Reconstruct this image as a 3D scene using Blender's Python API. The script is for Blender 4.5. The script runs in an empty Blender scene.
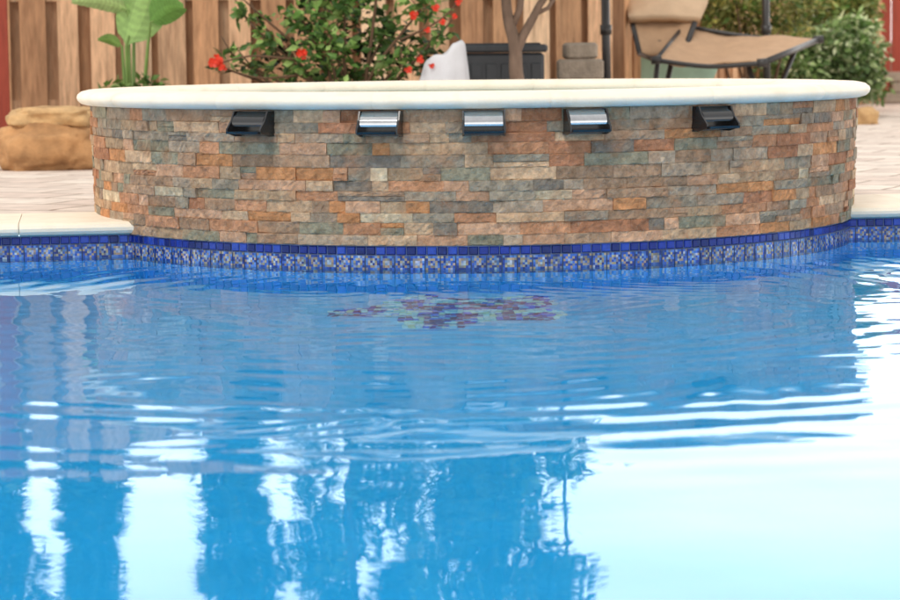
import bpy, math, random
import numpy as np
import mathutils
from mathutils import Vector, Matrix
random.seed(7); rng=np.random.default_rng(7)
sc=bpy.context.scene; COL=sc.collection
sc.view_settings.view_transform='Standard'
try: sc.view_settings.look='None'
except Exception: pass
sc.view_settings.exposure=0
# ------------------------------------------------------------------ camera
HC=0.733; F=2500.0
pitch=math.atan((300-45)/F); roll=math.radians(0.64)
fw=Vector((0,math.cos(pitch),-math.sin(pitch))); r0=Vector((1,0,0)); u0=Vector((0,math.sin(pitch),math.cos(pitch)))
rt=r0*math.cos(roll)-u0*math.sin(roll); up=u0*math.cos(roll)+r0*math.sin(roll)
cd=bpy.data.cameras.new('camera'); cam=bpy.data.objects.new('camera',cd); COL.objects.link(cam)
M=Matrix((( rt.x,up.x,-fw.x,0),(rt.y,up.y,-fw.y,0),(rt.z,up.z,-fw.z,HC),(0,0,0,1)))
cam.matrix_world=M; cd.sensor_width=36; cd.lens=F/900*36; cd.clip_start=.1; cd.clip_end=2000
cd.dof.use_dof=True; cd.dof.focus_distance=8.15; cd.dof.aperture_fstop=5.6
sc.camera=cam
def P(px,py,d):
    v=fw+rt*((px-450)/F)-up*((py-300)/F)
    return Vector((0,0,HC))+v*(d/v.y)
def X(px,d): return P(px,45,d).x
# ------------------------------------------------------------------ helpers
def lin(c):
    return tuple(((v/255)/12.92 if v/255<=.04045 else ((v/255+.055)/1.055)**2.4) for v in c)
def obj(name,verts,faces,mat,parent=None,cols=None,smooth=False):
    me=bpy.data.meshes.new(name); me.from_pydata([tuple(v) for v in verts],[],[tuple(f) for f in faces]); 
    if cols is not None:
        at=me.color_attributes.new('Col','FLOAT_COLOR','CORNER')
        buf=np.ones((len(me.loops),4),dtype=np.float32)
        tot=np.zeros(len(me.polygons),dtype=np.int32); me.polygons.foreach_get('loop_total',tot)
        buf[:,:3]=np.repeat(np.asarray(cols,dtype=np.float32),tot,axis=0)
        at.data.foreach_set('color',buf.ravel())
    if smooth: me.polygons.foreach_set('use_smooth',[True]*len(me.polygons))
    me.materials.append(mat); me.update()
    o=bpy.data.objects.new(name,me); COL.objects.link(o)
    if parent: o.parent=parent; o.matrix_parent_inverse=Matrix.Translation(-parent.location)
    return o
def tag(o,label,cat,group=None,kind=None):
    o['label']=label; o['category']=cat
    if group:o['group']=group
    if kind:o['kind']=kind
    return o
def thing(name,label,cat,loc=(0,0,0),group=None):
    o=bpy.data.objects.new(name,None); COL.objects.link(o); o.location=loc; o.empty_display_size=.1
    return tag(o,label,cat,group)
def struct(o): o['kind']='structure'; return o
class MB:
    def __init__(s): s.v=[];s.f=[];s.c=[]
    def add(s,vs,fs,col=None):
        b=len(s.v); s.v+= [tuple(v) for v in vs]; s.f+=[tuple(i+b for i in f) for f in fs]
        s.c+=[col or (1,1,1)]*len(fs)
    def box(s,c,size,rz=0,col=None,jit=0,bev=0):
        hx,hy,hz=[k/2 for k in size]; R=Matrix.Rotation(rz,3,'Z'); c=Vector(c)
        vs=[]
        if bev<=0:
            for z in(-hz,hz):
                for x,y in((-hx,-hy),(hx,-hy),(hx,hy),(-hx,hy)):
                    vs.append(c+R@Vector((x+random.uniform(-jit,jit),y+random.uniform(-jit,jit),z)))
            s.add(vs,[(3,2,1,0),(4,5,6,7),(0,1,5,4),(1,2,6,5),(2,3,7,6),(3,0,4,7)],col)
        else:
            def ring(ix,z):
                a=hx-ix;b=hy-ix; k=min(bev,a*.9,b*.9)
                return [c+R@Vector((x,y,z)) for x,y in((-a+k,-b),(a-k,-b),(a,-b+k),(a,b-k),(a-k,b),(-a+k,b),(-a,b-k),(-a,-b+k))]
            rings=[ring(bev,-hz),ring(0,-hz+bev),ring(0,hz-bev),ring(bev,hz)]
            for r_ in rings: vs+=r_
            fs=[tuple(reversed(range(8))),tuple(range(24,32))]
            for k in range(3):
                for i in range(8):
                    j=(i+1)%8; fs.append((k*8+i,k*8+j,k*8+8+j,k*8+8+i))
            s.add(vs,fs,col)
    def tube(s,pts,rad,n=8,col=None):
        pts=[Vector(p) for p in pts]
        if not hasattr(rad,'__len__'): rad=[rad]*len(pts)
        vs=[];fs=[]
        for i,p in enumerate(pts):
            t=(pts[min(i+1,len(pts)-1)]-pts[max(i-1,0)]).normalized()
            a=t.cross(Vector((0.13,1,.07))); 
            if a.length<.1:a=t.cross(Vector((1,0,0)))
            a.normalize(); b=t.cross(a)
            for k in range(n):
                w=2*math.pi*k/n; vs.append(p+(a*math.cos(w)+b*math.sin(w))*rad[i])
        for i in range(len(pts)-1):
            for k in range(n):
                j=(k+1)%n; fs.append((i*n+k,i*n+j,(i+1)*n+j,(i+1)*n+k))
        fs.append(tuple(reversed(range(n)))); fs.append(tuple(range((len(pts)-1)*n,len(pts)*n)))
        s.add(vs,fs,col)
    def lathe(s,prof,c,n=96,a0=0,a1=2*math.pi,radf=None,col=None):
        full=abs(a1-a0-2*math.pi)<1e-6; m=n if full else n+1; vs=[];fs=[];k=len(prof)
        for i in range(m):
            a=a0+(a1-a0)*i/n
            for j,(r,z) in enumerate(prof):
                rr=r if radf is None else radf(r,z,a)
                vs.append((c[0]+rr*math.cos(a),c[1]+rr*math.sin(a),c[2]+z))
        for i in range(n):
            i2=(i+1)%m
            for j in range(k-1): fs.append((i*k+j,i2*k+j,i2*k+j+1,i*k+j+1))
        s.add(vs,fs,col)
    def build(s,name,mat,parent=None,smooth=False,cols=True): return obj(name,s.v,s.f,mat,parent,s.c if cols else None,smooth)
def smooth_path(pts,k=6):
    pts=[Vector(p) for p in pts]; out=[]
    for i in range(len(pts)-1):
        p0=pts[max(i-1,0)];p1=pts[i];p2=pts[i+1];p3=pts[min(i+2,len(pts)-1)]
        for j in range(k):
            t=j/k; out.append(.5*((2*p1)+(p2-p0)*t+(2*p0-5*p1+4*p2-p3)*t*t+(3*p1-p0-3*p2+p3)*t**3))
    return out+[pts[-1]]
# ------------------------------------------------------------------ materials
def mat(name,base=(.5,.5,.5),rough=.7,metal=0,var=0,scale=8,bump=0,bscale=60,vcol=False,spec=.5,stretch=None,trans=0,dark=None,detail=6):
    m=bpy.data.materials.new(name); m.use_nodes=True; nt=m.node_tree; N=nt.nodes; L=nt.links
    b=N['Principled BSDF']; b.inputs['Roughness'].default_value=rough; b.inputs['Metallic'].default_value=metal
    b.inputs['Specular IOR Level'].default_value=spec
    tc=N.new('ShaderNodeTexCoord'); mp=N.new('ShaderNodeMapping'); L.new(tc.outputs['Object'],mp.inputs['Vector'])
    if stretch: mp.inputs['Scale'].default_value=stretch
    if vcol:
        ca=N.new('ShaderNodeVertexColor'); ca.layer_name='Col'; src=ca.outputs['Color']
    else:
        rg=N.new('ShaderNodeRGB'); rg.outputs[0].default_value=(*base,1); src=rg.outputs[0]
    if var>0:
        ns=N.new('ShaderNodeTexNoise'); ns.inputs['Scale'].default_value=scale; ns.inputs['Detail'].default_value=detail; ns.inputs['Roughness'].default_value=.65
        L.new(mp.outputs[0],ns.inputs['Vector'])
        mr=N.new('ShaderNodeMapRange'); mr.inputs[1].default_value=.3; mr.inputs[2].default_value=.7; mr.inputs[3].default_value=1-var; mr.inputs[4].default_value=1+var
        L.new(ns.outputs['Fac'],mr.inputs[0])
        mx=N.new('ShaderNodeMix'); mx.data_type='RGBA'; mx.blend_type='MULTIPLY'; mx.inputs[0].default_value=1
        L.new(src,mx.inputs[6]); L.new(mr.outputs[0],mx.inputs[7]); src=mx.outputs[2]
    if dark:
        ns2=N.new('ShaderNodeTexNoise'); ns2.inputs['Scale'].default_value=dark[1]; ns2.inputs['Detail'].default_value=8; L.new(mp.outputs[0],ns2.inputs['Vector'])
        m2=N.new('ShaderNodeMapRange'); m2.inputs[1].default_value=.5; m2.inputs[2].default_value=.68; m2.inputs[4].default_value=dark[2]; L.new(ns2.outputs['Fac'],m2.inputs[0])
        mx2=N.new('ShaderNodeMix'); mx2.data_type='RGBA'; L.new(m2.outputs[0],mx2.inputs[0]); L.new(src,mx2.inputs[6]); mx2.inputs[7].default_value=(*dark[0],1); src=mx2.outputs[2]
    L.new(src,b.inputs['Base Color'])
    if bump>0:
        nb=N.new('ShaderNodeTexNoise'); nb.inputs['Scale'].default_value=bscale; nb.inputs['Detail'].default_value=8; L.new(mp.outputs[0],nb.inputs['Vector'])
        bp=N.new('ShaderNodeBump'); bp.inputs['Strength'].default_value=bump; bp.inputs['Distance'].default_value=.01; L.new(nb.outputs['Fac'],bp.inputs['Height']); L.new(bp.outputs[0],b.inputs['Normal'])
    if trans>0:
        t=N.new('ShaderNodeBsdfTranslucent'); L.new(src,t.inputs['Color']); ms=N.new('ShaderNodeMixShader'); ms.inputs[0].default_value=trans
        L.new(b.outputs[0],ms.inputs[1]); L.new(t.outputs[0],ms.inputs[2]); L.new(ms.outputs[0],N['Material Output'].inputs['Surface'])
    return m
m_stone=mat('ledger_stone',vcol=True,rough=.88,var=.38,scale=30,bump=.65,bscale=78,spec=.2,dark=(lin((164,116,82)),11,.45))
m_mortar=mat('mortar',(.2,.165,.13),.95)
m_coping=mat('cast_coping',lin((240,228,208)),.6,var=.05,scale=6,bump=.15,bscale=120,spec=.3,dark=(lin((222,204,176)),9,.35))
m_tile=mat('glazed_tile',vcol=True,rough=.2,var=.22,scale=60,spec=.4)
m_mosaic=mat('mosaic_tile',vcol=True,rough=.3,var=.1,scale=60,spec=.5)
m_grout=mat('tile_grout',lin((84,100,136)),.8)
m_plaster=mat('blue_plaster',(.13,.61,.97),.7,var=.06,scale=3)
m_wood=mat('cedar_board',vcol=True,rough=.8,var=.3,scale=6,stretch=(6,6,.7),bump=.4,bscale=30,dark=(lin((138,94,64)),7,.45))
m_redwood=mat('red_stained_wood',lin((158,66,48)),.7,var=.2,scale=8,stretch=(5,5,.6),bump=.3,bscale=30)
m_leaf=mat('leaf',vcol=True,rough=.45,var=.15,scale=30,trans=.3,spec=.4)
m_bark=mat('bark',lin((118,98,84)),.9,var=.35,scale=14,stretch=(1,1,.35),bump=.9,bscale=40)
m_stem=mat('green_stem',lin((110,140,70)),.5,var=.15)
m_twig=mat('twig',lin((96,72,52)),.8,var=.2)
m_petal=mat('red_petal',lin((226,64,38)),.5,var=.15,scale=40,trans=.25)
m_rock=mat('sandstone',lin((180,136,92)),.9,var=.32,scale=7,bump=1,bscale=22,dark=(lin((108,76,50)),6,.65))
m_rockcap=mat('sandstone_cap',lin((194,158,112)),.9,var=.25,scale=9,bump=1,bscale=26,dark=(lin((136,98,62)),7,.55))
m_black=mat('dark_bronze',(.012,.012,.014),.2,metal=0,var=.2,scale=20,spec=.7)
m_chrome=mat('brushed_steel',(.6,.62,.65),.08,metal=1,var=.08,scale=30)
m_reflhood=mat('steel_dark_reflection',(.015,.016,.018),.12,metal=0,spec=.8)  # darker hood colour stands in for the dark reflection on the outer scuppers
m_sling=mat('tan_sling',lin((186,152,120)),.85,var=.1,scale=10,bump=.3,bscale=250)
m_pillow=mat('tan_pillow',lin((202,174,144)),.85,var=.08,scale=10,bump=.25,bscale=250)
m_frame=mat('dark_frame',(.03,.028,.028),.4,var=.2)
m_box=mat('grey_resin',(.045,.05,.058),.55,var=.15,scale=12,bump=.1)
m_block=mat('concrete_block',lin((150,138,124)),.95,var=.25,scale=18,bump=.8,bscale=60)
m_white=mat('white_cloth',lin((214,216,222)),.8,var=.06,scale=9,bump=.15,bscale=18,trans=.1)
m_pale=mat('pale_green_enamel',lin((178,218,198)),.4,var=.12,scale=8)
m_soil=mat('mulch',lin((96,72,54)),.95,var=.4,scale=18,bump=1,bscale=40)
m_ground=mat('dry_grass_ground',lin((110,112,72)),.95,var=.3,scale=2.5,bump=.6,bscale=20)
# paver deck
def deck_mat():
    m=bpy.data.materials.new('pavers'); m.use_nodes=True; nt=m.node_tree;N=nt.nodes;L=nt.links;b=N['Principled BSDF']; b.inputs['Roughness'].default_value=.85
    tc=N.new('ShaderNodeTexCoord'); mp=N.new('ShaderNodeMapping'); mp.inputs['Rotation'].default_value=(0,0,math.radians(24)); L.new(tc.outputs['Object'],mp.inputs[0])
    nw=N.new('ShaderNodeTexNoise'); nw.inputs['Scale'].default_value=4; L.new(mp.outputs[0],nw.inputs['Vector'])
    va=N.new('ShaderNodeVectorMath'); va.operation='SCALE'; va.inputs[3].default_value=.06; L.new(nw.outputs['Color'],va.inputs[0])
    ad=N.new('ShaderNodeVectorMath'); L.new(mp.outputs[0],ad.inputs[0]); L.new(va.outputs[0],ad.inputs[1])
    br=N.new('ShaderNodeTexBrick'); L.new(ad.outputs[0],br.inputs['Vector']); br.inputs['Scale'].default_value=1
    br.inputs['Brick Width'].default_value=.46; br.inputs['Row Height'].default_value=.34; br.inputs['Mortar Size'].default_value=.014; br.inputs['Mortar Smooth'].default_value=.5
    br.inputs['Color1'].default_value=(*lin((230,218,206)),1); br.inputs['Color2'].default_value=(*lin((208,190,178)),1); br.inputs['Mortar'].default_value=(*lin((168,148,134)),1)
    ns=N.new('ShaderNodeTexNoise'); ns.inputs['Scale'].default_value=9; ns.inputs['Detail'].default_value=8; L.new(mp.outputs[0],ns.inputs['Vector'])
    mr=N.new('ShaderNodeMapRange'); mr.inputs[1].default_value=.3; mr.inputs[2].default_value=.7; mr.inputs[3].default_value=.8; mr.inputs[4].default_value=1.1; L.new(ns.outputs['Fac'],mr.inputs[0])
    mx=N.new('ShaderNodeMix'); mx.data_type='RGBA'; mx.blend_type='MULTIPLY'; mx.inputs[0].default_value=1; L.new(br.outputs['Color'],mx.inputs[6]); L.new(mr.outputs[0],mx.inputs[7]); L.new(mx.outputs[2],b.inputs['Base Color'])
    bp=N.new('ShaderNodeBump'); bp.inputs['Strength'].default_value=.35; bp.inputs['Distance'].default_value=.01; bp.invert=True
    L.new(br.outputs['Fac'],bp.inputs['Height']); L.new(bp.outputs[0],b.inputs['Normal'])
    return m
m_deck=deck_mat()
def water_mat(name,tint):
    m=bpy.data.materials.new(name); m.use_nodes=True; nt=m.node_tree;N=nt.nodes;L=nt.links; N.remove(N['Principled BSDF'])
    tc=N.new('ShaderNodeTexCoord'); ns=N.new('ShaderNodeTexNoise'); ns.inputs['Scale'].default_value=12; ns.inputs['Detail'].default_value=2; L.new(tc.outputs['Object'],ns.inputs['Vector'])
    bp=N.new('ShaderNodeBump'); bp.inputs['Strength'].default_value=.06; bp.inputs['Distance'].default_value=.004; L.new(ns.outputs['Fac'],bp.inputs['Height'])
    fr=N.new('ShaderNodeFresnel'); fr.inputs['IOR'].default_value=1.235; L.new(bp.outputs[0],fr.inputs['Normal'])
    gl=N.new('ShaderNodeBsdfGlossy'); gl.inputs['Roughness'].default_value=.0; L.new(bp.outputs[0],gl.inputs['Normal']); gl.inputs['Color'].default_value=(.80,.94,1,1)
    rf=N.new('ShaderNodeBsdfRefraction'); rf.inputs['IOR'].default_value=1.33; rf.inputs['Roughness'].default_value=0; rf.inputs['Color'].default_value=(*tint,1); L.new(bp.outputs[0],rf.inputs['Normal'])
    ms=N.new('ShaderNodeMixShader'); L.new(fr.outputs[0],ms.inputs[0]); L.new(rf.outputs[0],ms.inputs[1]); L.new(gl.outputs[0],ms.inputs[2]); L.new(ms.outputs[0],N['Material Output'].inputs['Surface'])
    return m
m_water=water_mat('pool_water',(.45,.89,1.0))
# ------------------------------------------------------------------ setting
DZ=.125
def yl(x): return 8.83+.1455*(x+1.23)
FL=(-4.5,yl(-4.5));FR=(5.0,yl(5.0));NR=(5.0,.9);NL=(-4.5,.9)
def ringsheet(name,inner,outer,z,m):
    vs=[(*p,z) for p in inner]+[(*p,z) for p in outer]
    fs=[(i,4+i,4+(i+1)%4,(i+1)%4) for i in range(4)]
    fs=[tuple(reversed(f)) for f in fs]
    o=obj(name,vs,fs,m); return struct(o)
def q(x0,y0,x1,y1): return [(x0,y1),(x1,y1),(x1,y0),(x0,y0)]
inner=[(FL[0]-.2,FL[1]+.2),(FR[0]+.2,FR[1]+.2),(NR[0]+.2,NR[1]-.2),(NL[0]-.2,NL[1]-.2)]
ringsheet('pool_deck',inner,q(-12,-12,9,29),DZ-.008,m_deck)
ringsheet('ground',q(-11.8,-11.8,8.8,28.8),q(-600,-600,600,600),DZ-.016,m_ground)
struct(obj('planting_bed',[(-7,13.35,DZ-.003),(.2,13.5,DZ-.003),(1.0,14.4,DZ-.003),(1.2,17,DZ-.003),(-7,16,DZ-.003)],[(0,1,2,3,4)],m_soil))
# water grid
xs=np.concatenate([np.linspace(-4.5,-2.3,40,endpoint=False),np.arange(-2.3,2.3,.011),np.linspace(2.3,5.0,50)])
ys=np.concatenate([np.linspace(.9,3.0,60,endpoint=False),np.arange(3.0,9.4,.011),np.linspace(9.4,9.8,8)])
Xg,Yg=np.meshgrid(xs,ys)
def sines(n,l0,l1,aniso=1.0,seed=0):
    r=np.random.default_rng(seed); h=np.zeros_like(Xg)
    for i in range(n):
        l=l0*(l1/l0)**r.random(); a=r.uniform(0,2*math.pi); ph=r.uniform(0,6.28)
        kx=math.cos(a)*2*math.pi/l; ky=math.sin(a)*2*math.pi/l*aniso
        h+=np.sin(kx*Xg+ky*Yg+ph)*l
    return h/n
def env(seed,l0=.6,l1=1.8,b=.1):
    e=sines(14,l0,l1,1,seed); e=e/e.std(); return 1/(1+np.exp(-1.8*(e-b)))
def ringw(cx,cy,l,seed,warp=.03):
    w=sines(10,.6,1.6,1,seed+50); w=w/w.std()*warp
    d=np.hypot(Xg-cx,Yg-cy)+w
    return np.sin(2*math.pi*d/l), d
h=np.zeros_like(Xg)
near=np.clip((Yg-3.5)/1.5,0,1)
w1,d1=ringw(.05,7.3,.15,1,.02); h+=.026*.15/6.28*w1*np.exp(-((d1-1.4)/1.0)**2)*(.2+.8*env(3))*(.08+.92*near)
w1b,d1b=ringw(.05,7.3,.2,31,.04); h+=.024*.2/6.28*w1b*np.exp(-((d1b-2.45)/.8)**2)*(.15+.85*env(33,.4,1.2))*(.2+.8*near)
w6,d6=ringw(-.05,5.75,.105,41,.012); h+=.026*.105/6.28*w6*np.exp(-((d6-.62)/.38)**2)*(.25+.75*env(43,.5,1.2))
w7,d7=ringw(-.55,5.2,.09,45,.01); h+=.022*.09/6.28*w7*np.exp(-((d7-.35)/.35)**2)*env(47,.5,1.2)
w8,d8=ringw(.85,5.3,.10,55,.012); h+=.018*.10/6.28*w8*np.exp(-((d8-.35)/.35)**2)*env(57,.5,1.2)
w2,d2=ringw(-.45,7.75,.10,2,.015); h+=.020*.10/6.28*w2*np.exp(-((d2-.8)/.9)**2)*env(4)
w3,d3=ringw(1.7,7.4,.11,5,.02); h+=.019*.11/6.28*w3*np.exp(-((d3-.6)/1.0)**2)*env(6,.35,.9,.3)*near
w4,d4=ringw(-1.5,8.1,.13,8,.02); h+=.012*.13/6.28*w4*np.exp(-((d4-.5)/1.1)**2)*env(9)*near
w5,d5=ringw(.75,8.0,.08,15,.015); h+=.018*.08/6.28*w5*np.exp(-((d5-.5)/.8)**2)*env(16)
s1=sines(24,.4,1.2,1,11); h+=.0115*s1/6.28*2.4
s2=sines(24,.14,.32,1,12); h+=.010*s2/6.28*2.4*(.26+.74*near)
s3=sines(20,.07,.13,1,13); h+=.018*s3/6.28*2.4*np.exp(-(((Xg-.02)/.55)**2+((Yg-6.9)/.6)**2))
nx,ny=len(xs),len(ys)
V=np.stack([Xg.ravel(),Yg.ravel(),h.ravel()],1)
idx=np.arange(nx*ny).reshape(ny,nx)
Q=np.stack([idx[:-1,:-1],idx[:-1,1:],idx[1:,1:],idx[1:,:-1]],-1).reshape(-1,4)
me=bpy.data.meshes.new('water'); me.vertices.add(len(V)); me.vertices.foreach_set('co',V.ravel())
me.loops.add(Q.size); me.loops.foreach_set('vertex_index',Q.ravel().astype(np.int32)); me.polygons.add(len(Q)); me.polygons.foreach_set('loop_start',np.arange(0,Q.size,4,dtype=np.int32))
me.polygons.foreach_set('use_smooth',[True]*len(Q)); me.update(calc_edges=True); me.materials.append(m_water)
wo=bpy.data.objects.new('water',me); COL.objects.link(wo); struct(wo)
# ------------------------------------------------------------------ pool
FLOOR=-.7
pool=thing('swimming_pool','blue plastered swimming pool with cream coping and patterned blue waterline tile','pool',(.2,5,0))
c4=[FL,FR,NR,NL]
vs=[(*p,FLOOR) for p in c4]+[(*p,.08) for p in c4]
obj('pool_shell',vs,[(3,2,1,0)]+[(i,(i+1)%4,4+(i+1)%4,4+i) for i in range(4)],m_plaster,pool)
def coping_strip(a,b,w,name='coping'):
    a=Vector((*a,0));b=Vector((*b,0)); t=(b-a).normalized(); n=Vector((t.y,-t.x,0))  # n toward pool
    prof=[(-w,.08),(.0,.08),(.018,.084),(.028,.095),(.03,.106),(.025,.117),(.012,.124),(-.01,DZ),(-w,DZ)]
    mb=MB(); L=(b-a).length; k=max(1,int(round(L/.9))); 
    for i in range(k):
        p0=a+t*(L*i/k+.0012); p1=a+t*(L*(i+1)/k-.0012); m=len(prof)
        vs=[p+n*o+Vector((0,0,z)) for p in(p0,p1) for o,z in prof]
        mb.add(vs,[(j,(j+1)%m,m+(j+1)%m,m+j) for j in range(m)]+[tuple(reversed(range(m))),tuple(range(m,2*m))])
    return mb.build(name,m_coping,pool,cols=False)
coping_strip((-5.1,yl(-5.1)),(-.62,yl(-.62)),.55)
coping_strip((.82,yl(.82)),(5.6,yl(5.6)),.66)
coping_strip((5.0,yl(5)-.02),(5.0,.88),.35); coping_strip((-4.5,.88),(-4.5,yl(-4.5)-.02),.35); coping_strip((5.4,.9),(-4.9,.9),.35)
# tiles
COB=[lin(c) for c in((16,36,118),(22,48,142),(12,28,96),(34,64,158),(18,40,128))]
BL=[lin(c) for c in((34,66,146),(48,88,168),(24,48,120),(76,116,180))]
GD=[lin(c) for c in((148,132,108),(128,116,100),(164,148,124),(108,110,120))]
WH=[lin(c) for c in((156,168,184),(136,152,176),(112,132,168))]
PAT=["bbbbbb","bggggb","bgwwgb","bgwwgb","bggggb","bbbbbb"]
PAT2=["bbgbbb","bgbbgb","gbwgbb","bbgwbg","bgbbgb","bbbgbb"]
PAT3=["gbbbbg","bwggbb","bgbwgb","bgwbgb","bbggwb","gbbbbg"]
def tiles(length,pos,parent,name='waterline_tile'):
    mb=MB()
    def tile(s0,s1,z0,z1,col):
        g=.0016; i=.0025
        o=[pos(s0+g,z0+g,.001),pos(s1-g,z0+g,.001),pos(s1-g,z1-g,.001),pos(s0+g,z1-g,.001)]
        n=[pos(s0+g+i,z0+g+i,.005),pos(s1-g-i,z0+g+i,.005),pos(s1-g-i,z1-g-i,.005),pos(s0+g+i,z1-g-i,.005)]
        mb.add(o+n,[(4,5,6,7),(0,1,5,4),(1,2,6,5),(2,3,7,6),(3,0,4,7)],col)
    n=int(length/.034)
    for i in range(n):
        tile(i*length/n,(i+1)*length/n,.048,.077,random.choice(COB))
    n=int(length/.05)
    for i in range(n):
        s0=i*length/n+.002; s1=(i+1)*length/n-.002
        for zz in range(2):
            pt=random.choice([PAT,PAT2,PAT2,PAT3,PAT3])
            zb=-.003-zz*.052+.002; zt=zb+.047
            flip=random.random()<.5; fv=random.random()<.5; dk=random.uniform(.75,1.2)
            for r_ in range(6):
                for c_ in range(6):
                    k=pt[5-r_ if fv else r_][5-c_ if flip else c_]
                    if random.random()<.12: k=random.choice('bgbw')
                    col=random.choice(BL if k=='b' else GD if k in'gG' else WH)
                    col=tuple(v*dk*random.uniform(.9,1.1) for v in col)
                    a=s0+(s1-s0)*c_/6; b=s0+(s1-s0)*(c_+1)/6; z0=zb+(zt-zb)*r_/6; z1=zb+(zt-zb)*(r_+1)/6
                    mb.add([pos(a,z0,.005),pos(b,z0,.005),pos(b,z1,.005),pos(a,z1,.005)],[(0,1,2,3)],col)
    n=max(2,int(length/.05))
    vs=[];fs=[]
    for i in range(n+1):
        vs+=[pos(i*length/n,-.13,0),pos(i*length/n,.079,0)]
    for i in range(n): fs.append((2*i,2*i+2,2*i+3,2*i+1))
    t=mb.build(name,m_tile,parent)
    go=obj('grout',vs,fs,m_grout)
    go.parent=t; go.matrix_parent_inverse=Matrix.Identity(4)
    return t
def lpos(xa,xb):
    a=Vector((xa,yl(xa),0)); b=Vector((xb,yl(xb),0)); t=(b-a).normalized(); n=Vector((t.y,-t.x,0))
    return (b-a).length,(lambda s,z,o: a+t*s+n*(o+.004)+Vector((0,0,z)))
L_,f_=lpos(-3.2,-.8); tiles(L_,f_,pool)
L_,f_=lpos(1.0,3.4); tiles(L_,f_,pool)
# ------------------------------------------------------------------ spa
SC=(.096,9.59); R=1.45
spa=thing('raised_spa','round raised spa clad in split-face ledger stone with cream bullnose coping','spa',(SC[0],SC[1],0))
def sp(th,z,r): return (SC[0]+r*math.sin(th),SC[1]-r*math.cos(th),z)
mb=MB(); mb.lathe([(1.425,FLOOR),(1.425,.03)],(*SC,0),128); mb.build('underwater_wall',m_plaster,spa,True,False)
mb=MB(); mb.lathe([(1.428,.03),(1.440,.527),(1.2,.527),(1.2,.1),(.01,.1)],(*SC,0),96); mb.build('spa_shell',m_mortar,spa,False,False)
mb=MB(); mb.lathe([(1.198,.49),(.01,.49)],(*SC,0),64); mb.build('spa_water',m_water,spa,False,False)
# ledger stones
PALS=[((178,130,98),11),((184,154,124),12),((154,126,102),12),((146,134,116),14),((136,130,110),9),((182,144,116),11),((126,116,104),6),((184,130,88),7),((190,172,144),4),((168,142,114),13),((156,138,118),12),((160,112,84),7)]
pal=[lin(c) for c,w in PALS]; pw=[w for c,w in PALS]
scup_th=[math.radians(a) for a in(-30.4,-12.4,.75,13.9,32.3)]
def stone_wall():
    mb=MB(); Z0=.079; Z1=.527; nr=12
    hs=[random.uniform(.83,1.17) for _ in range(nr)]; k=(Z1-Z0)/sum(hs); z=Z0
    for ri in range(nr):
        hgt=hs[ri]*k; th=-math.pi+random.uniform(0,.1)
        end=th+2*math.pi
        while th<end-.01:
            ln=random.choice([random.uniform(.05,.11),random.uniform(.11,.18),random.uniform(.15,.25)])
            dth=ln/R
            if th+dth>end-.05: dth=end-th
            front=abs(th)<1.9
            parts=[(z,hgt)]
            if random.random()<.10:
                s_=random.uniform(.4,.6); parts=[(z,hgt*s_),(z+hgt*s_,hgt*(1-s_))]
            for zz0,hg in parts:
                nxs=max(3,int(ln/.013)) if front else 2; nz=4 if front else 2
                base=R-.006+random.choice([random.uniform(-.004,.001),random.uniform(-.001,.005)])
                tilt=random.uniform(-.0025,.0025); tz=random.uniform(-.0018,.0018)
                c=random.choices(pal,pw)[0]; f=random.uniform(.85,1.14); c=tuple(min(.9,v*f) for v in c)
                g=.0003; sd_=random.uniform(0,50)
                t0=th+g/R; t1=th+dth-g/R; za=zz0+g; zb=zz0+hg-g
                vs=[];fs=[]
                for j in range(nz+1):
                    for i in range(nxs+1):
                        u=i/nxs; v=j/nz
                        e=0 if (0<i<nxs and 0<j<nz) else 1
                        tt=t0+(t1-t0)*u; zz=za+(zb-za)*v
                        if not e:
                            tt+=random.uniform(-.3,.3)*(t1-t0)/nxs
                            zz=za+(zb-za)*(.5+(v-.5)*1.6)+random.uniform(-.08,.08)*(zb-za)/nz
                        rough_=.0035*mathutils.noise.noise(Vector((tt*R*26,zz*34,sd_)))
                        r=base+tilt*(u-.5)*2+tz*(v-.5)*2+rough_+(random.uniform(-.0018,.0018) if not e else 0)-(.001 if e else 0)
                        r+=(zz-.3)*.03
                        vs.append(sp(tt,zz,r))
                w=nxs+1
                for j in range(nz):
                    for i in range(nxs): fs.append((j*w+i,j*w+i+1,(j+1)*w+i+1,(j+1)*w+i))
                bd=[i for i in range(w)]+[j*w+nxs for j in range(1,nz+1)]+[nz*w+i for i in range(nxs-1,-1,-1)]+[j*w for j in range(nz-1,0,-1)]
                b0=len(vs)
                for bi in bd:
                    p=Vector(vs[bi]); d=Vector((p.x-SC[0],p.y-SC[1],0)).normalized()
                    vs.append((SC[0]+d.x*1.41,SC[1]+d.y*1.41,p.z))
                m=len(bd)
                for i in range(m): fs.append((bd[(i+1)%m],bd[i],b0+i,b0+(i+1)%m))
                b=len(mb.v); mb.v+=vs; mb.f+=[tuple(i+b for i in f_) for f_ in fs]
                for _ in fs:
                    q_=random.uniform(.9,1.1); mb.c.append(tuple(v*q_ for v in c))
            th+=dth
        z+=hgt
    return mb.build('stone_wall',m_stone,spa)
stone_wall()
tiles(2*math.pi*1.432,lambda s,z,o: Vector(sp(s/1.432-math.pi,z,1.432+o)),spa)
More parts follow.
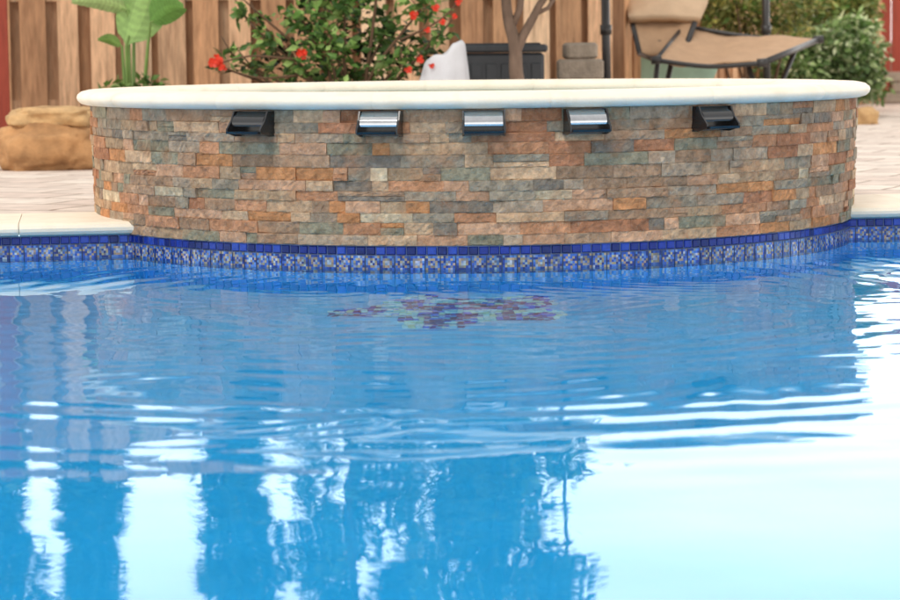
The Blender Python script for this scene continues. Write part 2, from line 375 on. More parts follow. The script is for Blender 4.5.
# coping ring with fine joints
CP=[(1.19,.528),(1.178,.534),(1.172,.545),(1.172,.56),(1.18,.573),(1.2,.58),(1.33,.581),(1.46,.58),(1.482,.575),(1.496,.564),(1.5,.553),(1.496,.542),(1.484,.531),(1.47,.527)]
ns_=16; cc=(1.34,.554); angs=[]
for s in range(ns_):
    a0=2*math.pi*s/ns_+.16; w=2*math.pi/ns_
    for k in range(11): angs.append((a0+.0016+(w-.0032)*k/10,1.0 if 0<k<10 else .995))
    angs.append((a0+w,.965))
vs=[];fs=[];kk=len(CP)
for a,s in angs:
    for r,z in CP:
        rr=cc[0]+(r-cc[0])*(1-(1-s)*.35); z2=cc[1]+(z-cc[1])*(s if s==1 else 1-(1-s)*2)
        vs.append((SC[0]+rr*math.cos(a),SC[1]+rr*math.sin(a),z2))
for i in range(len(angs)):
    j=(i+1)%len(angs)
    for k in range(kk): fs.append((i*kk+k,j*kk+k,j*kk+(k+1)%kk,i*kk+(k+1)%kk))
obj('coping',vs,fs,m_coping,spa,smooth=True)
# scuppers
def scupper(th,hoodmat,lab):
    def L2(x,y,z):
        r=R+.008
        c=Vector(sp(th,0,r)); o=Vector((math.sin(th),-math.cos(th),0)); l=Vector((math.cos(th),math.sin(th),0))
        return c+l*x+o*y+Vector((0,0,z))
    W=.07; zt=.522; zb=.45
    mb=MB()
    for sx in(-1,1):
        x0=sx*W; x1=sx*(W-.006)
        ch=[(-.03,zt),(.026,zt),(.042,zt-.03),(.07,zb+.014),(.07,zb),(.02,zb-.012),(-.03,zb-.012)]
        vs=[L2(x0,y,z) for y,z in ch]+[L2(x1,y,z) for y,z in ch]; m=len(ch)
        mb.add(vs,[tuple(range(m)),tuple(reversed(range(m,2*m)))]+[(i,(i+1)%m,m+(i+1)%m,m+i) for i in range(m)])
    mb.add([L2(-W,.004,zb-.01),L2(W,.004,zb-.01),L2(W,.004,zt),L2(-W,.004,zt)],[(0,1,2,3)])
    body=mb.build('scupper',m_black,spa,False,False); body['label']=lab
    mb=MB(); w=W-.007
    a=[(-.03,zb+.0),(.02,zb-.006),(.078,zb-.002),(.08,zb+.006),(.02,zb+.008),(-.03,zb+.010)]
    vs=[L2(-w,y,z) for y,z in a]+[L2(w,y,z) for y,z in a]; m=len(a)
    mb.add(vs,[tuple(range(m)),tuple(reversed(range(m,2*m)))]+[(i,(i+1)%m,m+(i+1)%m,m+i) for i in range(m)])
    l=mb.build('lip',m_black); l.parent=body; l.matrix_parent_inverse=Matrix.Identity(4)
    mb=MB(); n=10; vs=[];fs=[]
    for i in range(n+1):
        t=i/n; y=.010+.042*math.sin(t*1.5)-.006*t**3; z=zt-.002-.048*t**1.25
        vs+=[L2(-w+.001,y,z),L2(w-.001,y,z)]
    for i in range(n): fs.append((2*i,2*i+2,2*i+3,2*i+1))
    mb.add(vs,fs); hd=mb.build('hood',hoodmat,None,True,False); hd.parent=body; hd.matrix_parent_inverse=Matrix.Identity(4)
    return body
for i,th in enumerate(scup_th):
    scupper(th,m_chrome if i in(1,2,3) else m_reflhood,'black scupper with bright steel hood' if i in(1,2,3) else 'scupper at the side of the wall, dark reflection painted on its hood')
# mosaic on pool floor
mb=MB(); s_=.02
for i in range(44):
    for j in range(44):
        x=-.43+i*s_; y=7.26+j*s_
        u=(x-.02)/.37; v=(y-7.7)/.42
        rr=u*u+v*v+.3*math.sin(5*math.atan2(v,u)+1)+.25*mathutils.noise.noise(Vector((u*3,v*3,1)))
        if rr>.85 or random.random()<.12: continue
        n_=mathutils.noise.noise(Vector((x*13,y*10,4)))+random.uniform(-.3,.3)
        if n_<-.12: c=random.choice([(.004,.02,.22),(.004,.03,.30)])
        elif n_<.08: c=random.choice([(.01,.14,.85),(.01,.2,.95)])
        else: c=random.choice([(1,1,1),(1,1,1),(1,.98,.95),(.95,.97,1),(1,.86,.6)])
        mb.box((x+random.uniform(-.002,.002),y+random.uniform(-.002,.002),FLOOR+.004),(.0188,.0188,.008),random.uniform(-.2,.2),col=c)
tag(mb.build('floor_mosaic',m_mosaic),'mosaic of small blue, white and gold tiles on the pool floor before the spa','mosaic')
# ------------------------------------------------------------------ fences
def fence(name,a,b,label,cols,h=1.8,fw_=.17,pitch_=.25):
    a=Vector((*a,DZ));b=Vector((*b,DZ)); t=(b-a).normalized(); n=Vector((t.y,-t.x,0)); L=(b-a).length; ang=math.atan2(t.y,t.x)
    root=thing(name,label,'fence',tuple(a))
    f=MB();g=MB(); k=int(L/pitch_)
    for i in range(k):
        p=a+t*((i+.5)*L/k); hh=h+random.uniform(-.012,.012)
        c=random.choice(cols); s=random.uniform(.72,1.15); c=tuple(v*s for v in c)
        f.box(p+n*.03+Vector((0,0,hh/2)),(fw_+random.uniform(-.025,.025),.02,hh),ang+random.uniform(-.01,.01),c)
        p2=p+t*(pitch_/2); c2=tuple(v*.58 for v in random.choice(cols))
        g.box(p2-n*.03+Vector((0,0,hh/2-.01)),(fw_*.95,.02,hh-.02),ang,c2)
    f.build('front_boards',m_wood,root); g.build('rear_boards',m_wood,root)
    for z in(.25,.95,1.6):
        r=MB(); r.box(a+t*(L/2)+Vector((0,0,z)),(L,.036,.09),ang,tuple(v*.7 for v in cols[0])); r.build('rail',m_wood,root)
    return root
W1=[lin(c) for c in((226,182,144),(210,162,122),(236,200,164),(196,148,110))]
W2=[lin(c) for c in((222,172,128),(230,182,142),(206,152,110))]
fence('wooden_fence',(-5,15.1),(1.1,16.5),'long cedar board fence behind the boulder and the red flowering shrub',W1,h=1.75,fw_=.15,pitch_=.215)
fence('wooden_fence',(1.13,16.6),(4.25,24.8),'cedar board fence running back behind the tan lounger and shrubs',W2,fw_=.15,pitch_=.2)
p=P(2,60,15.0); mb=MB(); mb.box((p.x-.02,15.02,DZ+.8),(.11,.11,1.6),.2,bev=.006); mb.add([(p.x-.02-.07,15.02-.07,DZ+1.601),(p.x-.02+.07,15.02-.07,DZ+1.601),(p.x-.02+.07,15.02+.07,DZ+1.601),(p.x-.02-.07,15.02+.07,DZ+1.601),(p.x-.02,15.02,DZ+1.66)],[(0,1,4),(1,2,4),(2,3,4),(3,0,4),(3,2,1,0)])
tag(mb.build('fence_post',m_redwood,cols=False),'rust red wooden post at left edge in front of the cedar fence','post')
root=thing('red_fence_panel','rust red board panel behind the leafy shrub at right','fence panel',(X(905,25.2),25.2,DZ))
for i in range(6):
    mb=MB(); mb.box((X(883,25.2)+i*.16,25.2,DZ+.85),(.152,.03,1.7),0); mb.build('board',m_redwood,root,cols=False)
mb=MB(); mb.box((X(883,25.2)+.4,25.24,DZ+1.4),(.94,.04,.1)); mb.build('rail',m_redwood,root,cols=False)
mb=MB()
for r_ in range(3):
    for i in range(4):
        mb.box((X(880,24.4)+.18+i*.33+(r_%2)*.08,24.4,DZ+.052+r_*.1),(.31,.25,.096),random.uniform(-.03,.03),bev=.012)
tag(mb.build('garden_wall',m_block,cols=False),'low grey block garden wall at far right edge of the paving','wall')
# ------------------------------------------------------------------ foliage
def leaves(pts,L,W,cols,upb=.4,parent=None,name='foliage',clump=None,droop=0,kind=None):
    n=len(pts); pts=np.asarray(pts)
    d=rng.normal(size=(n,3)); d[:,2]=d[:,2]*.6-droop; d/=np.linalg.norm(d,axis=1)[:,None]
    nn=rng.normal(size=(n,3)); nn[:,2]+=upb*2; 
    s=np.cross(d,nn); s/=np.linalg.norm(s,axis=1)[:,None]; nrm=np.cross(s,d)
    l=L*rng.uniform(.6,1.25,(n,1)); w=W*rng.uniform(.6,1.2,(n,1))
    b=pts; m1=pts+d*l*.45+s*w*.5+nrm*w*.12; m2=pts+d*l*.45-s*w*.5+nrm*w*.12; tp=pts+d*l-nrm*w*.15; mid=pts+d*l*.45
    V=np.stack([b,m1,tp,m2,mid],1).reshape(-1,3)
    base=np.arange(n)[:,None]*5
    Fs=np.concatenate([base+np.array([[0,1,4]]),base+np.array([[1,2,4]]),base+np.array([[2,3,4]]),base+np.array([[3,0,4]])],1).reshape(-1,3)
    ci=rng.integers(0,len(cols),n); C=np.asarray(cols)[ci]*rng.uniform(.65,1.35,(n,1))
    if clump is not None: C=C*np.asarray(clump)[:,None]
    return obj(name,V.tolist(),Fs.tolist(),m_leaf,parent,np.repeat(C,4,axis=0))
def clumps(centers,n,bright=None):
    out=[];br=[]
    wts=np.array([c[1][0]*c[1][2] for c in centers]); wts=wts/wts.sum()
    for i,(c,r) in enumerate(centers):
        k=int(n*wts[i])+1
        p=rng.normal(size=(k,3)); p/=np.linalg.norm(p,axis=1)[:,None]; p*=(rng.random((k,1))**.45); 
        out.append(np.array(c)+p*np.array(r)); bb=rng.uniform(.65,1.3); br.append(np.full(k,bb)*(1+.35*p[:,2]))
    return np.concatenate(out),np.concatenate(br)
G_D=[lin(c) for c in((52,84,40),(70,106,52),(40,68,36),(92,124,64))]
G_M=[lin(c) for c in((96,128,62),(120,148,80),(76,108,52),(140,160,96))]
G_B=[lin(c) for c in((96,134,64),(122,156,82),(78,112,54),(144,172,98),(66,98,50))]
G_O=[lin(c) for c in((158,158,88),(136,140,76),(180,174,106),(116,124,68))]
G_V=[lin(c) for c in((160,178,126),(112,138,82),(200,208,168),(88,116,68),(134,158,102),(104,134,74))]
# red-flowering shrub
bx=P(340,60,14.1); sh=thing('flowering_shrub','leafy green shrub with scattered red flowers against the cedar fence','shrub',(bx.x,14.1,DZ))
cl=[]
for px,py,rx,rz in((268,40,20,16),(252,67,24,9),(300,16,28,18),(328,46,36,24),(345,4,40,24),(385,34,30,20),(420,10,28,18),(400,66,34,15),(350,76,50,16),(290,70,30,14),(442,32,14,14),(243,14,12,10),(232,54,12,7),(380,-30,70,28),(300,-30,50,26),(335,110,60,30),(425,50,14,12),(222,67,9,5),(258,20,12,9)):
    d=14.1+random.uniform(-.2,.2); s=d/F
    cl.append((P(px,py,d),(rx*s,.14,rz*s)))
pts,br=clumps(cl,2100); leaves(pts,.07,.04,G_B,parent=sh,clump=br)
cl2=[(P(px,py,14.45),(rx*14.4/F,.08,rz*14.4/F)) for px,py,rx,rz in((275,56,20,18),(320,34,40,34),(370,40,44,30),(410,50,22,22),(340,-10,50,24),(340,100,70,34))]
pts,br=clumps(cl2,600); leaves(pts,.085,.05,[lin((40,58,30)),lin((52,72,38)),lin((30,44,26))],parent=sh,name='shaded_inner_foliage',clump=br)  # darker leaf colours paint in the shadow at the back of the shrub
mb=MB()
for k in range(19):
    c=cl[k%len(cl)][0]; b0=Vector((bx.x+random.uniform(-.12,.12),14.15,DZ-.02)); m_=(b0+Vector(c))/2+Vector((random.uniform(-.05,.05),0,.12))
    mb.tube([b0,m_,c,Vector(c)+Vector((random.uniform(-.1,.1),-.05,.1))],[.014,.01,.006,.003],6)
for a,b_,c_ in(((300,60),(250,56),(212,66)),((290,40),(255,10),(238,-6)),((400,40),(440,20),(466,-8)),((300,75),(262,78),(236,72))):   # trailing stems
    mb.tube(smooth_path([P(*a,14.0),P(*b_,13.9),P(*c_,13.85)],5),np.linspace(.008,.003,11),6)
mb.build('stem',m_twig,sh,True,False)
def flower_mesh(seed):
    r=random.Random(seed); mb=MB()
    for k in range(7):
        c=Vector((r.uniform(-.02,.02),r.uniform(-.02,.02),r.uniform(-.016,.016)))
        for j in range(5):
            a=2*math.pi*j/5+r.random(); o=Vector((math.cos(a),r.uniform(-.7,.1),math.sin(a)))*.02; s_=Vector((-math.sin(a),.2,math.cos(a)))*.008
            mb.add([c,c+o*.6+s_,c+o,c+o*.6-s_],[(0,1,2,3)])
    return mb
fl=[(216,61,1.2),(302,53,.85),(222,67,.6),(413,15,.7),(428,30,.5),(436,8,.6),(420,60,.6),(409,70,.6),(455,16,.45),(432,66,.45),(458,2,.55),(443,22,.5)]
fm=None
for px,py,s in fl:
    p=P(px,py,13.82)
    if fm is None:
        fo=flower_mesh(3).build('flower',m_petal,sh,False,False); fm=fo.data
    else:
        fo=bpy.data.objects.new('flower',fm); COL.objects.link(fo); fo.parent=sh; fo.matrix_parent_inverse=Matrix.Translation(-sh.location)
    fo.location=p; fo.scale=(s*1.15,)*3; fo.rotation_euler=(random.uniform(-.4,.4),random.uniform(0,6),0)
# broad leaved plant
bp_=P(130,100,14.0); pl=thing('broad_leaf_plant','broad leaved green plant with upright stems behind the boulder','plant',(bp_.x,14.0,DZ))
def bigleaf(p0,p1,width,arch,side,col):
    p0=Vector(p0);p1=Vector(p1); n=26; vs=[];fs=[];cs=[]; t=(p1-p0); sd=t.cross(Vector(side)).normalized(); nr=sd.cross(t).normalized()
    ks=(-1,-.75,-.5,-.25,0,.25,.5,.75,1)
    for i in range(n+1):
        u=i/n; w=width*.5*math.sin(math.pi*min(1,.04+.96*u**.75))**.7
        c=p0+t*u+nr*arch*math.sin(u*math.pi)
        for k in ks:
            vs.append(c+sd*w*k+t*(abs(k)*.06*(u<.97))+nr*(abs(k)**1.3*w*.32+.003*math.sin(i*2.0+abs(k)*2)*abs(k)))
    for i in range(n):
        for k in range(8):
            fs.append((i*9+k,i*9+k+1,i*9+10+k,i*9+9+k)); s_=(1.06 if i%2 else .94)*(1.22 if k in(3,4) else 1)*random.uniform(.95,1.05)
            cs.append(tuple(v*s_ for v in lin(col)))
    return vs,fs,cs
LV=[((126,46),(150,-44),13.85,.30,.05,(.35,1,.15),(140,174,102)),
    ((128,10),(72,2),13.9,.17,.04,(0,.8,.7),(168,194,130)),
    ((150,22),(184,8),13.8,.20,.05,(.2,.8,.7),(112,156,80)),
    ((122,46),(98,40),13.9,.07,.03,(0,1,.6),(124,158,84)),
    ((134,0),(120,-70),14.1,.22,.03,(-.2,1,.2),(120,158,84))]
for a,b,d,w,ar,side,c in LV:
    v,f,cs=bigleaf(P(*a,d),P(*b,d-.05),w,ar,side,c); obj('leaf',v,f,m_leaf,pl,cs,True)
for a,b,d,w,ar,side,c in LV:
    mb=MB(); b0=Vector((bp_.x+(a[0]-130)*.002,14.0,DZ-.02)); e=P(*a,d); e2=P(a[0]+(b[0]-a[0])*.12,a[1]+(b[1]-a[1])*.12,d)
    mb.tube([b0,b0*.6+e*.4+Vector((0,.02,.04)),e,e2],[.016,.012,.008,.005],7); mb.build('stem',m_stem,pl,True,False)
pts,br=clumps([(P(150,84,13.8),(.09,.08,.05)),(P(118,92,13.8),(.1,.08,.06))],160); leaves(pts,.07,.03,G_M,parent=pl,name='low_foliage',clump=br)
# boulders
def rock(name,c,size,seed,m,parent=None,sq=.75,amp=1):
    n,mm=64,32; vs=[];fs=[]
    off=Vector((seed*3.1,seed*1.7,0))
    for j in range(mm+1):
        ph=math.pi*j/mm-math.pi/2
        for i in range(n):
            th=2*math.pi*i/n
            d=Vector((math.cos(ph)*math.cos(th),math.cos(ph)*math.sin(th),math.sin(ph)))
            e=Vector([math.copysign(abs(v)**sq,v) for v in d])
            k=1+amp*(.16*mathutils.noise.noise(d*1.6+off)+.08*mathutils.noise.noise(d*4+off)+.045*mathutils.noise.noise(d*11+off))
            vs.append((c[0]+e.x*size[0]*k,c[1]+e.y*size[1]*k,c[2]+e.z*size[2]*k))
    for j in range(mm):
        for i in range(n): fs.append((j*n+i,j*n+(i+1)%n,(j+1)*n+(i+1)%n,(j+1)*n+i))
    return obj(name,vs,fs,m,parent,None,True)
bc=P(48,140,12.95); bo=thing('boulder','tan sandstone boulder with a flat ledge on top, left of the spa','boulder',(bc.x,12.95,DZ))
rock('rock_body',(bc.x,12.95,DZ+.10),(.26,.23,.135),2.3,m_rock,bo,.66)
rock('rock_cap',(bc.x+.03,12.97,DZ+.255),(.22,.19,.058),5.1,m_rockcap,bo,.62)
c=P(862,116,18.5); tag(rock('small_boulder',(c.x+.02,18.5,DZ+.04),(.10,.10,.075),7.7,m_rockcap,None,.7),'small tan rock on the paving at the right, beside the spa','boulder')
# white cover: cloth thrown over something standing
c=P(441,60,13.9); n,mm=80,44; vs=[];fs=[]
for j in range(mm+1):
    v=j/mm
    for i in range(n):
        a=2*math.pi*i/n
        z=.60*(1-max(0,(v-.18)/.82)**1.15)-.012*(v/.18 if v<.18 else 1)
        r=.085*(v/.18)**.6 if v<.18 else .085+.075*((v-.18)/.82)**.8
        fold=.5*math.sin(4*a+1+v)+.35*math.sin(7*a-2*v)+.5*mathutils.noise.noise(Vector((math.cos(a)*1.6,math.sin(a)*1.6,v*4)))
        r*=1+.16*fold*min(1,v*1.6)
        x=r*math.cos(a)*1.15+.05*(1-v)*(1-v)
        tilt=.05*(x/.12)*(1-v)
        vs.append((c.x+x,13.9+r*math.sin(a)*.8,DZ+max(.004,z+tilt-.03*(1-v)+.05*mathutils.noise.noise(Vector((x*14,v*5,2))))))
for j in range(mm):
    for i in range(n): fs.append((j*n+i,(j+1)*n+i,(j+1)*n+(i+1)%n,j*n+(i+1)%n))
fs.append(tuple(range(n)))
tag(obj('draped_cover',vs,fs,m_white,None,None,True),'white draped cover standing between the flowering shrub and dark box','cover')
# storage box
c=P(498,60,14.5); root=thing('storage_box','dark grey resin box with a flat rimmed lid behind the spa','box',(c.x,14.5,DZ))
mb=MB(); mb.box((c.x,14.5,DZ+.28),(.52,.38,.56),0,bev=.015)
for i in range(6): mb.box((c.x-.215+i*.086,14.5-.192,DZ+.27),(.06,.012,.46),0,bev=.004)
mb.build('body',m_box,root,cols=False)
mb=MB(); mb.box((c.x,14.5,DZ+.585),(.56,.42,.045),0,bev=.012); mb.box((c.x,14.5,DZ+.611),(.48,.34,.012),0,bev=.004); mb.build('lid',m_box,root,cols=False)
# concrete block stack
c=P(580,60,14.5); z=DZ
labs=['lowest grey concrete block in the stack beside the dark pole','second grey concrete block up in the stack beside the dark pole','wide grey concrete block just under the top of its stack','small grey concrete block on top of the stack']
for (w,dp,h_),lab,rz in zip(((.27,.27,.2),(.26,.26,.2),(.27,.25,.12),(.18,.2,.095)),labs,(0,.08,-.04,.1)):
    mb=MB(); mb.box((c.x,14.5,z+h_/2),(w,dp,h_-.002),rz,bev=.014); tag(mb.build('concrete_block',m_block,None,False,False),lab,'block'); z+=h_
# forked tree
d=13.95; tb=P(518,60,d); tr=thing('forked_tree','forked brown tree rising in front of the dark storage box','tree',(tb.x,d,DZ))
mb=MB()
def up_(px,py,dd=d): return P(px,py,dd)
b0=Vector((tb.x+.005,d,DZ-.03)); 
mb.tube(smooth_path([b0,up_(520,100),up_(516,72),up_(515,45),up_(509,22),up_(506,0),up_(503,-60),up_(490,-180),up_(480,-330),up_(490,-500)],3),np.linspace(.047,.012,28),10)
mb.tube(smooth_path([up_(516,52),up_(523,36),up_(533,18),up_(540,4),up_(552,-18),up_(560,-90),up_(560,-200),up_(550,-330)],3),np.linspace(.03,.007,22),9)
mb.tube([up_(536,14),up_(548,8),up_(556,-4),up_(566,-20)],[.013,.012,.011,.008],7)
mb.tube([up_(512,28),up_(520,8),up_(522,-10),up_(526,-80),up_(535,-260)],[.018,.019,.018,.014,.007],8)
mb.build('trunk',m_bark,tr,True,False)
cl=[]
for k in range(74):
    px=random.uniform(420,566); py=random.uniform(-700,-70); d_=d+random.uniform(-.5,.5)
    cl.append((P(px,py,d_),(random.uniform(.12,.2),.22,random.uniform(.2,.42))))
pts,br=clumps(cl,11500); leaves(pts,.11,.055,G_M+G_D,parent=tr,name='crown',clump=br)
# lounger
lg=thing('lounger','tan sling lounger with dark tubular frame and curved pale green support at left','lounger',tuple(Vector((X(700,16.2),16.2,DZ))))
def patch(name,c00,c10,c11,c01,sag,m,par,n=12,sol=.008,lift=0):
    c00,c10,c11,c01=[Vector(v) for v in(c00,c10,c11,c01)]; vs=[];fs=[]
    nr=(c10-c00).cross(c01-c00).normalized()
    if nr.z<0: nr=-nr
    for j in range(n+1):
        for i in range(n+1):
            u=i/n;v=j/n; p=(c00*(1-u)+c10*u)*(1-v)+(c01*(1-u)+c11*u)*v
            vs.append(p-nr*sag*math.sin(math.pi*u)*(.5+.5*math.sin(math.pi*v))+Vector((0,0,lift*math.sin(2*math.pi*u)))+nr*.004*math.sin(u*23+v*4))
    for j in range(n):
        for i in range(n): fs.append((j*(n+1)+i,j*(n+1)+i+1,(j+1)*(n+1)+i+1,(j+1)*(n+1)+i))
    o=obj(name,vs,fs,m,par,None,True); md=o.modifiers.new('thickness','SOLIDIFY'); md.thickness=sol; md.offset=0
    return o
A=P(656,60,15.8);B=P(684,26,16.7);C_=P(818,40,16.5);D=P(762,63,15.6)
patch('leg_rest',A,D,C_,B,.045,m_sling,lg,16,.01,-.018)
E=P(640,54,16.4);F_=P(684,52,16.3);G_=P(714,-30,17.1);H_=P(620,-28,17.1)
patch('backrest',E,F_,G_,H_,.03,m_sling,lg,12,.02)
patch('head_pillow',P(629,20,16.6),P(700,21,16.56),P(708,0,16.72),P(624,1,16.76),-.03,m_pillow,lg,10,.06)
mb=MB(); mb.tube(smooth_path([A,(A+D)/2-Vector((0,0,.03)),D],5),.015); mb.tube([D,C_],.02); mb.tube(smooth_path([C_,(C_+B)/2-Vector((0,0,.025)),B],5),.014); mb.tube([B,A],.015)
mb.tube([E,H_],.019); mb.tube([F_,G_],.019); mb.tube([H_,G_],.016); mb.tube([E,A],.016); mb.tube([F_,B],.016)
mb.build('frame',m_frame,lg,True,False)
for p in(A,D,C_):
    mb=MB(); mb.tube([p+Vector((-.03,0,.0)),p+Vector((.035,0,.005))],.027,10); mb.build('joint_knob',m_frame,lg,True,False)
for p,q_ in((P(672,60,15.9),P(655,120,15.9)),(P(748,64,15.7),P(770,130,15.7)),(P(795,50,16.2),P(760,120,16.2)),(P(660,40,16.5),P(650,110,16.6))):
    e=Vector((q_.x,q_.y,DZ)); mb=MB(); mb.tube([p,e],.017); mb.build('leg',m_frame,lg,True,False)
d=16.95
outp=smooth_path([P(606,-70,d),P(609,-20,d),P(611,20,d),P(614,52,d),P(624,86,d),P(650,104,d),P(700,110,d)],5)
inp=smooth_path([P(634,-60,d),P(641,-20,d),P(648,12,d),P(658,36,d),P(674,50,d),P(694,58,d),P(720,64,d)],5)
n=len(outp); off=Vector((0,.16,0)); vs=outp+inp+[v+off for v in outp]+[v+off for v in inp]; fs=[]
for i in range(n-1):
    fs+=[(i,i+1,n+i+1,n+i),(2*n+i,3*n+i,3*n+i+1,2*n+i+1),(i,2*n+i,2*n+i+1,i+1),(n+i,n+i+1,3*n+i+1,3*n+i)]
fs+=[(0,n,3*n,2*n),(n-1,3*n-1,4*n-1,2*n-1)]
mb=MB(); mb.add(vs,fs); e=outp[-8]; mb.box((e.x+.06,d+.08,DZ+.03),(.5,.34,.06),0,bev=.01); mb.box((e.x+.03,d+.08,DZ+.16),(.12,.12,.26),0,bev=.01)
mb.build('curved_support',m_pale,lg,False,False)
# poles
for px,d,rad,lab in((606,15.2,.026,'dark metal pole standing left of the tan lounger'),(766,17.2,.026,'dark metal pole rising behind the leg rest of the tan lounger')):
    x=X(px,d); root=thing('patio_pole',lab,'pole',(x,d,DZ))
    mb=MB(); mb.tube([(x+.012,d,DZ+.03),(x,d,DZ+.6),(x-.006,d,DZ+1.15)],rad,12); mb.tube([(x,d,DZ+.66),(x,d,DZ+.72)],rad*1.35,12); mb.build('shaft',m_frame,root,True,False)
    mb=MB(); mb.lathe([(.16,0),(.16,.03),(.06,.05),(.05,.12)],(x,d,DZ),24); mb.build('base',m_frame,root,False,False)
# shrubs right
def shrub(name,label,pxl,L,W,cols,n,stemd,cat='shrub'):
    c=Vector((X(sum(p[0] for p in pxl)/len(pxl),stemd),stemd,DZ)); root=thing(name,label,cat,tuple(c)); cl=[]
    for px,py,rx,rz in pxl:
        d=stemd+random.uniform(-.25,.25); s=d/F; cl.append((P(px,py,d),(rx*s,.25,rz*s)))
    pts,br=clumps(cl,n); leaves(pts,L,W,cols,parent=root,clump=br)
    mb=MB()
    for k in range(8):
        e=cl[k%len(cl)][0]; b0=c+Vector((random.uniform(-.1,.1),random.uniform(-.1,.1),-.02)); mb.tube([b0,(b0+e)/2+Vector((0,0,.08)),e],[.016,.011,.004],6)
    mb.build('stem',m_twig,root,True,False); return root
shrub('variegated_shrub','rounded shrub with small pale cream and green leaves at right',[(818,48,36,28),(850,40,34,24),(866,58,22,30),(835,72,48,26),(798,68,34,22),(870,86,20,18),(842,88,42,16),(780,58,22,20),(855,26,24,14),(772,72,22,14)],.075,.042,G_V,5200,20)
shrub('olive_shrub','tall olive green shrub behind the tan lounger leg rest',[(718,10,24,26),(745,22,34,24),(775,8,32,28),(735,-6,40,22),(790,30,22,22),(710,28,14,14),(770,44,28,14),(740,-40,50,30),(806,0,22,22)],.075,.028,G_O+[G_M[0]],3400,18.4)
shrub('yellow_green_shrub','yellow green shrub above and behind the pale variegated shrub',[(820,-4,30,22),(850,0,30,20),(868,10,14,16),(850,-30,40,30),(836,10,24,16),(804,14,24,18)],.085,.04,G_O+G_M,3000,21.2)
# trees beyond the fence (mirrored in the water)
def cypress(px,d,h_,w,label):
    x=X(px,d); root=thing('cypress_tree',label,'tree',(x,d,DZ),None)
    n=6000; u=rng.random(n)**.8; zz=.35+u*h_; rad=w*np.sin(np.clip(u*.93+.12,0,1)*math.pi)**.6*(.72+.28*np.sin(u*23+px)*np.sin(u*9))
    a=rng.uniform(0,2*math.pi,n); rr=rad*(.35+.65*rng.random(n)**.4)*(1+.22*np.sin(3*a+u*14))
    pts=np.stack([x+rr*np.cos(a),d+rr*np.sin(a),DZ+zz],1)
    leaves(pts,.17,.07,G_D+G_M,parent=root,name='crown')
    mb=MB(); mb.tube([(x,d,DZ-.05),(x,d,DZ+h_*.5),(x,d,DZ+h_*.92)],[.09,.06,.015],8); mb.build('trunk',m_bark,root,True,False)
cypress(78,18.5,5.2,.26,'narrow cypress beyond the left end of the fence, mirrored at the pool left')
cypress(226,18.8,5.6,.3,'narrow cypress beyond the fence behind the broad leaved plant')
cypress(-26,18.4,5.4,.36,'wide cypress beyond the fence past the red post')
x=X(350,18.6); root=thing('loose_tree','loose crowned tree beyond the fence behind the flowering shrub','tree',(x,18.6,DZ))
cl=[]
for k in range(44):
    px=random.choice([random.gauss(308,14),random.gauss(345,10),random.gauss(392,14)]); py=random.uniform(-480,-120); d_=18.6+random.uniform(-.4,.4)
    cl.append((P(px,py,d_),(random.uniform(.08,.18),.25,random.uniform(.25,.5))))
pts,br=clumps(cl,5600); leaves(pts,.14,.06,G_D+G_M,parent=root,name='crown',clump=br)
mb=MB(); mb.tube([(x,18.6,DZ-.05),(x+.05,18.6,DZ+1.5),(x-.05,18.6,DZ+3.0),(x,18.6,DZ+3.8)],[.1,.07,.04,.01],8)
for px,py in((308,-240),(392,-260),(330,-300)):
    mb.tube([(x+.03,18.6,DZ+1.4),P(px,py,18.6)],[.035,.01],6)
mb.build('trunk',m_bark,root,True,False)
# path light
c=P(856,90,19.0); root=thing('path_light','small dark path light standing before the pale variegated shrub','light',(c.x,19,DZ))
mb=MB(); mb.tube([(c.x,19,DZ-.02),(c.x,19,DZ+.2)],.012,8); mb.build('stake',m_frame,root,True,False)
mb=MB(); mb.lathe([(.005,.27),(.03,.26),(.085,.225),(.085,.215),(.03,.2)],(c.x,19,DZ),20); mb.build('cap',m_frame,root,False,False)
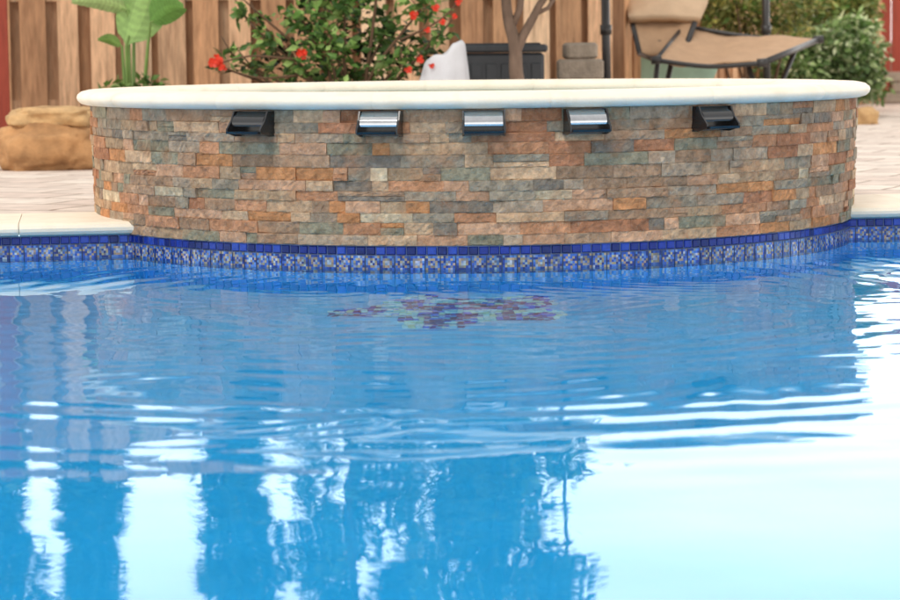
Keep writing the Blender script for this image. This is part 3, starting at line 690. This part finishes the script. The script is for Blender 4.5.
# ------------------------------------------------------------------ light
w=bpy.data.worlds.new('World'); sc.world=w; w.use_nodes=True; nt=w.node_tree;N=nt.nodes;L=nt.links
bg=N['Background']; sky=N.new('ShaderNodeTexSky'); sky.sky_type='NISHITA'; sky.sun_disc=False
EL=math.radians(52); AZ=math.radians(200)   # sun behind camera, a little left
sky.sun_elevation=EL; sky.sun_rotation=AZ; sky.dust_density=2
L.new(sky.outputs[0],bg.inputs[0]); bg.inputs[1].default_value=.12
tc=N.new('ShaderNodeTexCoord'); sx=N.new('ShaderNodeSeparateXYZ'); L.new(tc.outputs['Generated'],sx.inputs[0])
mr=N.new('ShaderNodeMapRange'); mr.inputs[1].default_value=0.08; mr.inputs[2].default_value=.5; mr.inputs[3].default_value=3.9; mr.inputs[4].default_value=1.3; L.new(sx.outputs['Z'],mr.inputs[0])
my=N.new('ShaderNodeMapRange'); my.inputs[1].default_value=-.6; my.inputs[2].default_value=.8; my.inputs[3].default_value=.55; my.inputs[4].default_value=1.1; L.new(sx.outputs['Y'],my.inputs[0])
mm_=N.new('ShaderNodeMath'); mm_.operation='MULTIPLY'; L.new(mr.outputs[0],mm_.inputs[0]); L.new(my.outputs[0],mm_.inputs[1])
ns=N.new('ShaderNodeTexNoise'); ns.inputs['Scale'].default_value=3; ns.inputs['Detail'].default_value=5; L.new(tc.outputs['Generated'],ns.inputs['Vector'])
mc=N.new('ShaderNodeMapRange'); mc.inputs[1].default_value=.3; mc.inputs[2].default_value=.6; mc.inputs[3].default_value=.8; mc.inputs[4].default_value=1.0; L.new(ns.outputs['Fac'],mc.inputs[0])
b2=N.new('ShaderNodeBackground'); b2.inputs[0].default_value=(1,.965,.925,1); L.new(mm_.outputs[0],b2.inputs[1])
ms=N.new('ShaderNodeMixShader'); L.new(mc.outputs[0],ms.inputs[0]); L.new(bg.outputs[0],ms.inputs[1]); L.new(b2.outputs[0],ms.inputs[2]); L.new(ms.outputs[0],N['World Output'].inputs['Surface'])
sd=bpy.data.lights.new('sun','SUN'); sd.energy=1.5; sd.angle=math.radians(18); sd.color=(1,.95,.87)
so=bpy.data.objects.new('sun',sd); COL.objects.link(so)
dirv=Vector((math.sin(AZ)*math.cos(EL),math.cos(AZ)*math.cos(EL),math.sin(EL)))
so.rotation_euler=dirv.to_track_quat('Z','Y').to_euler()
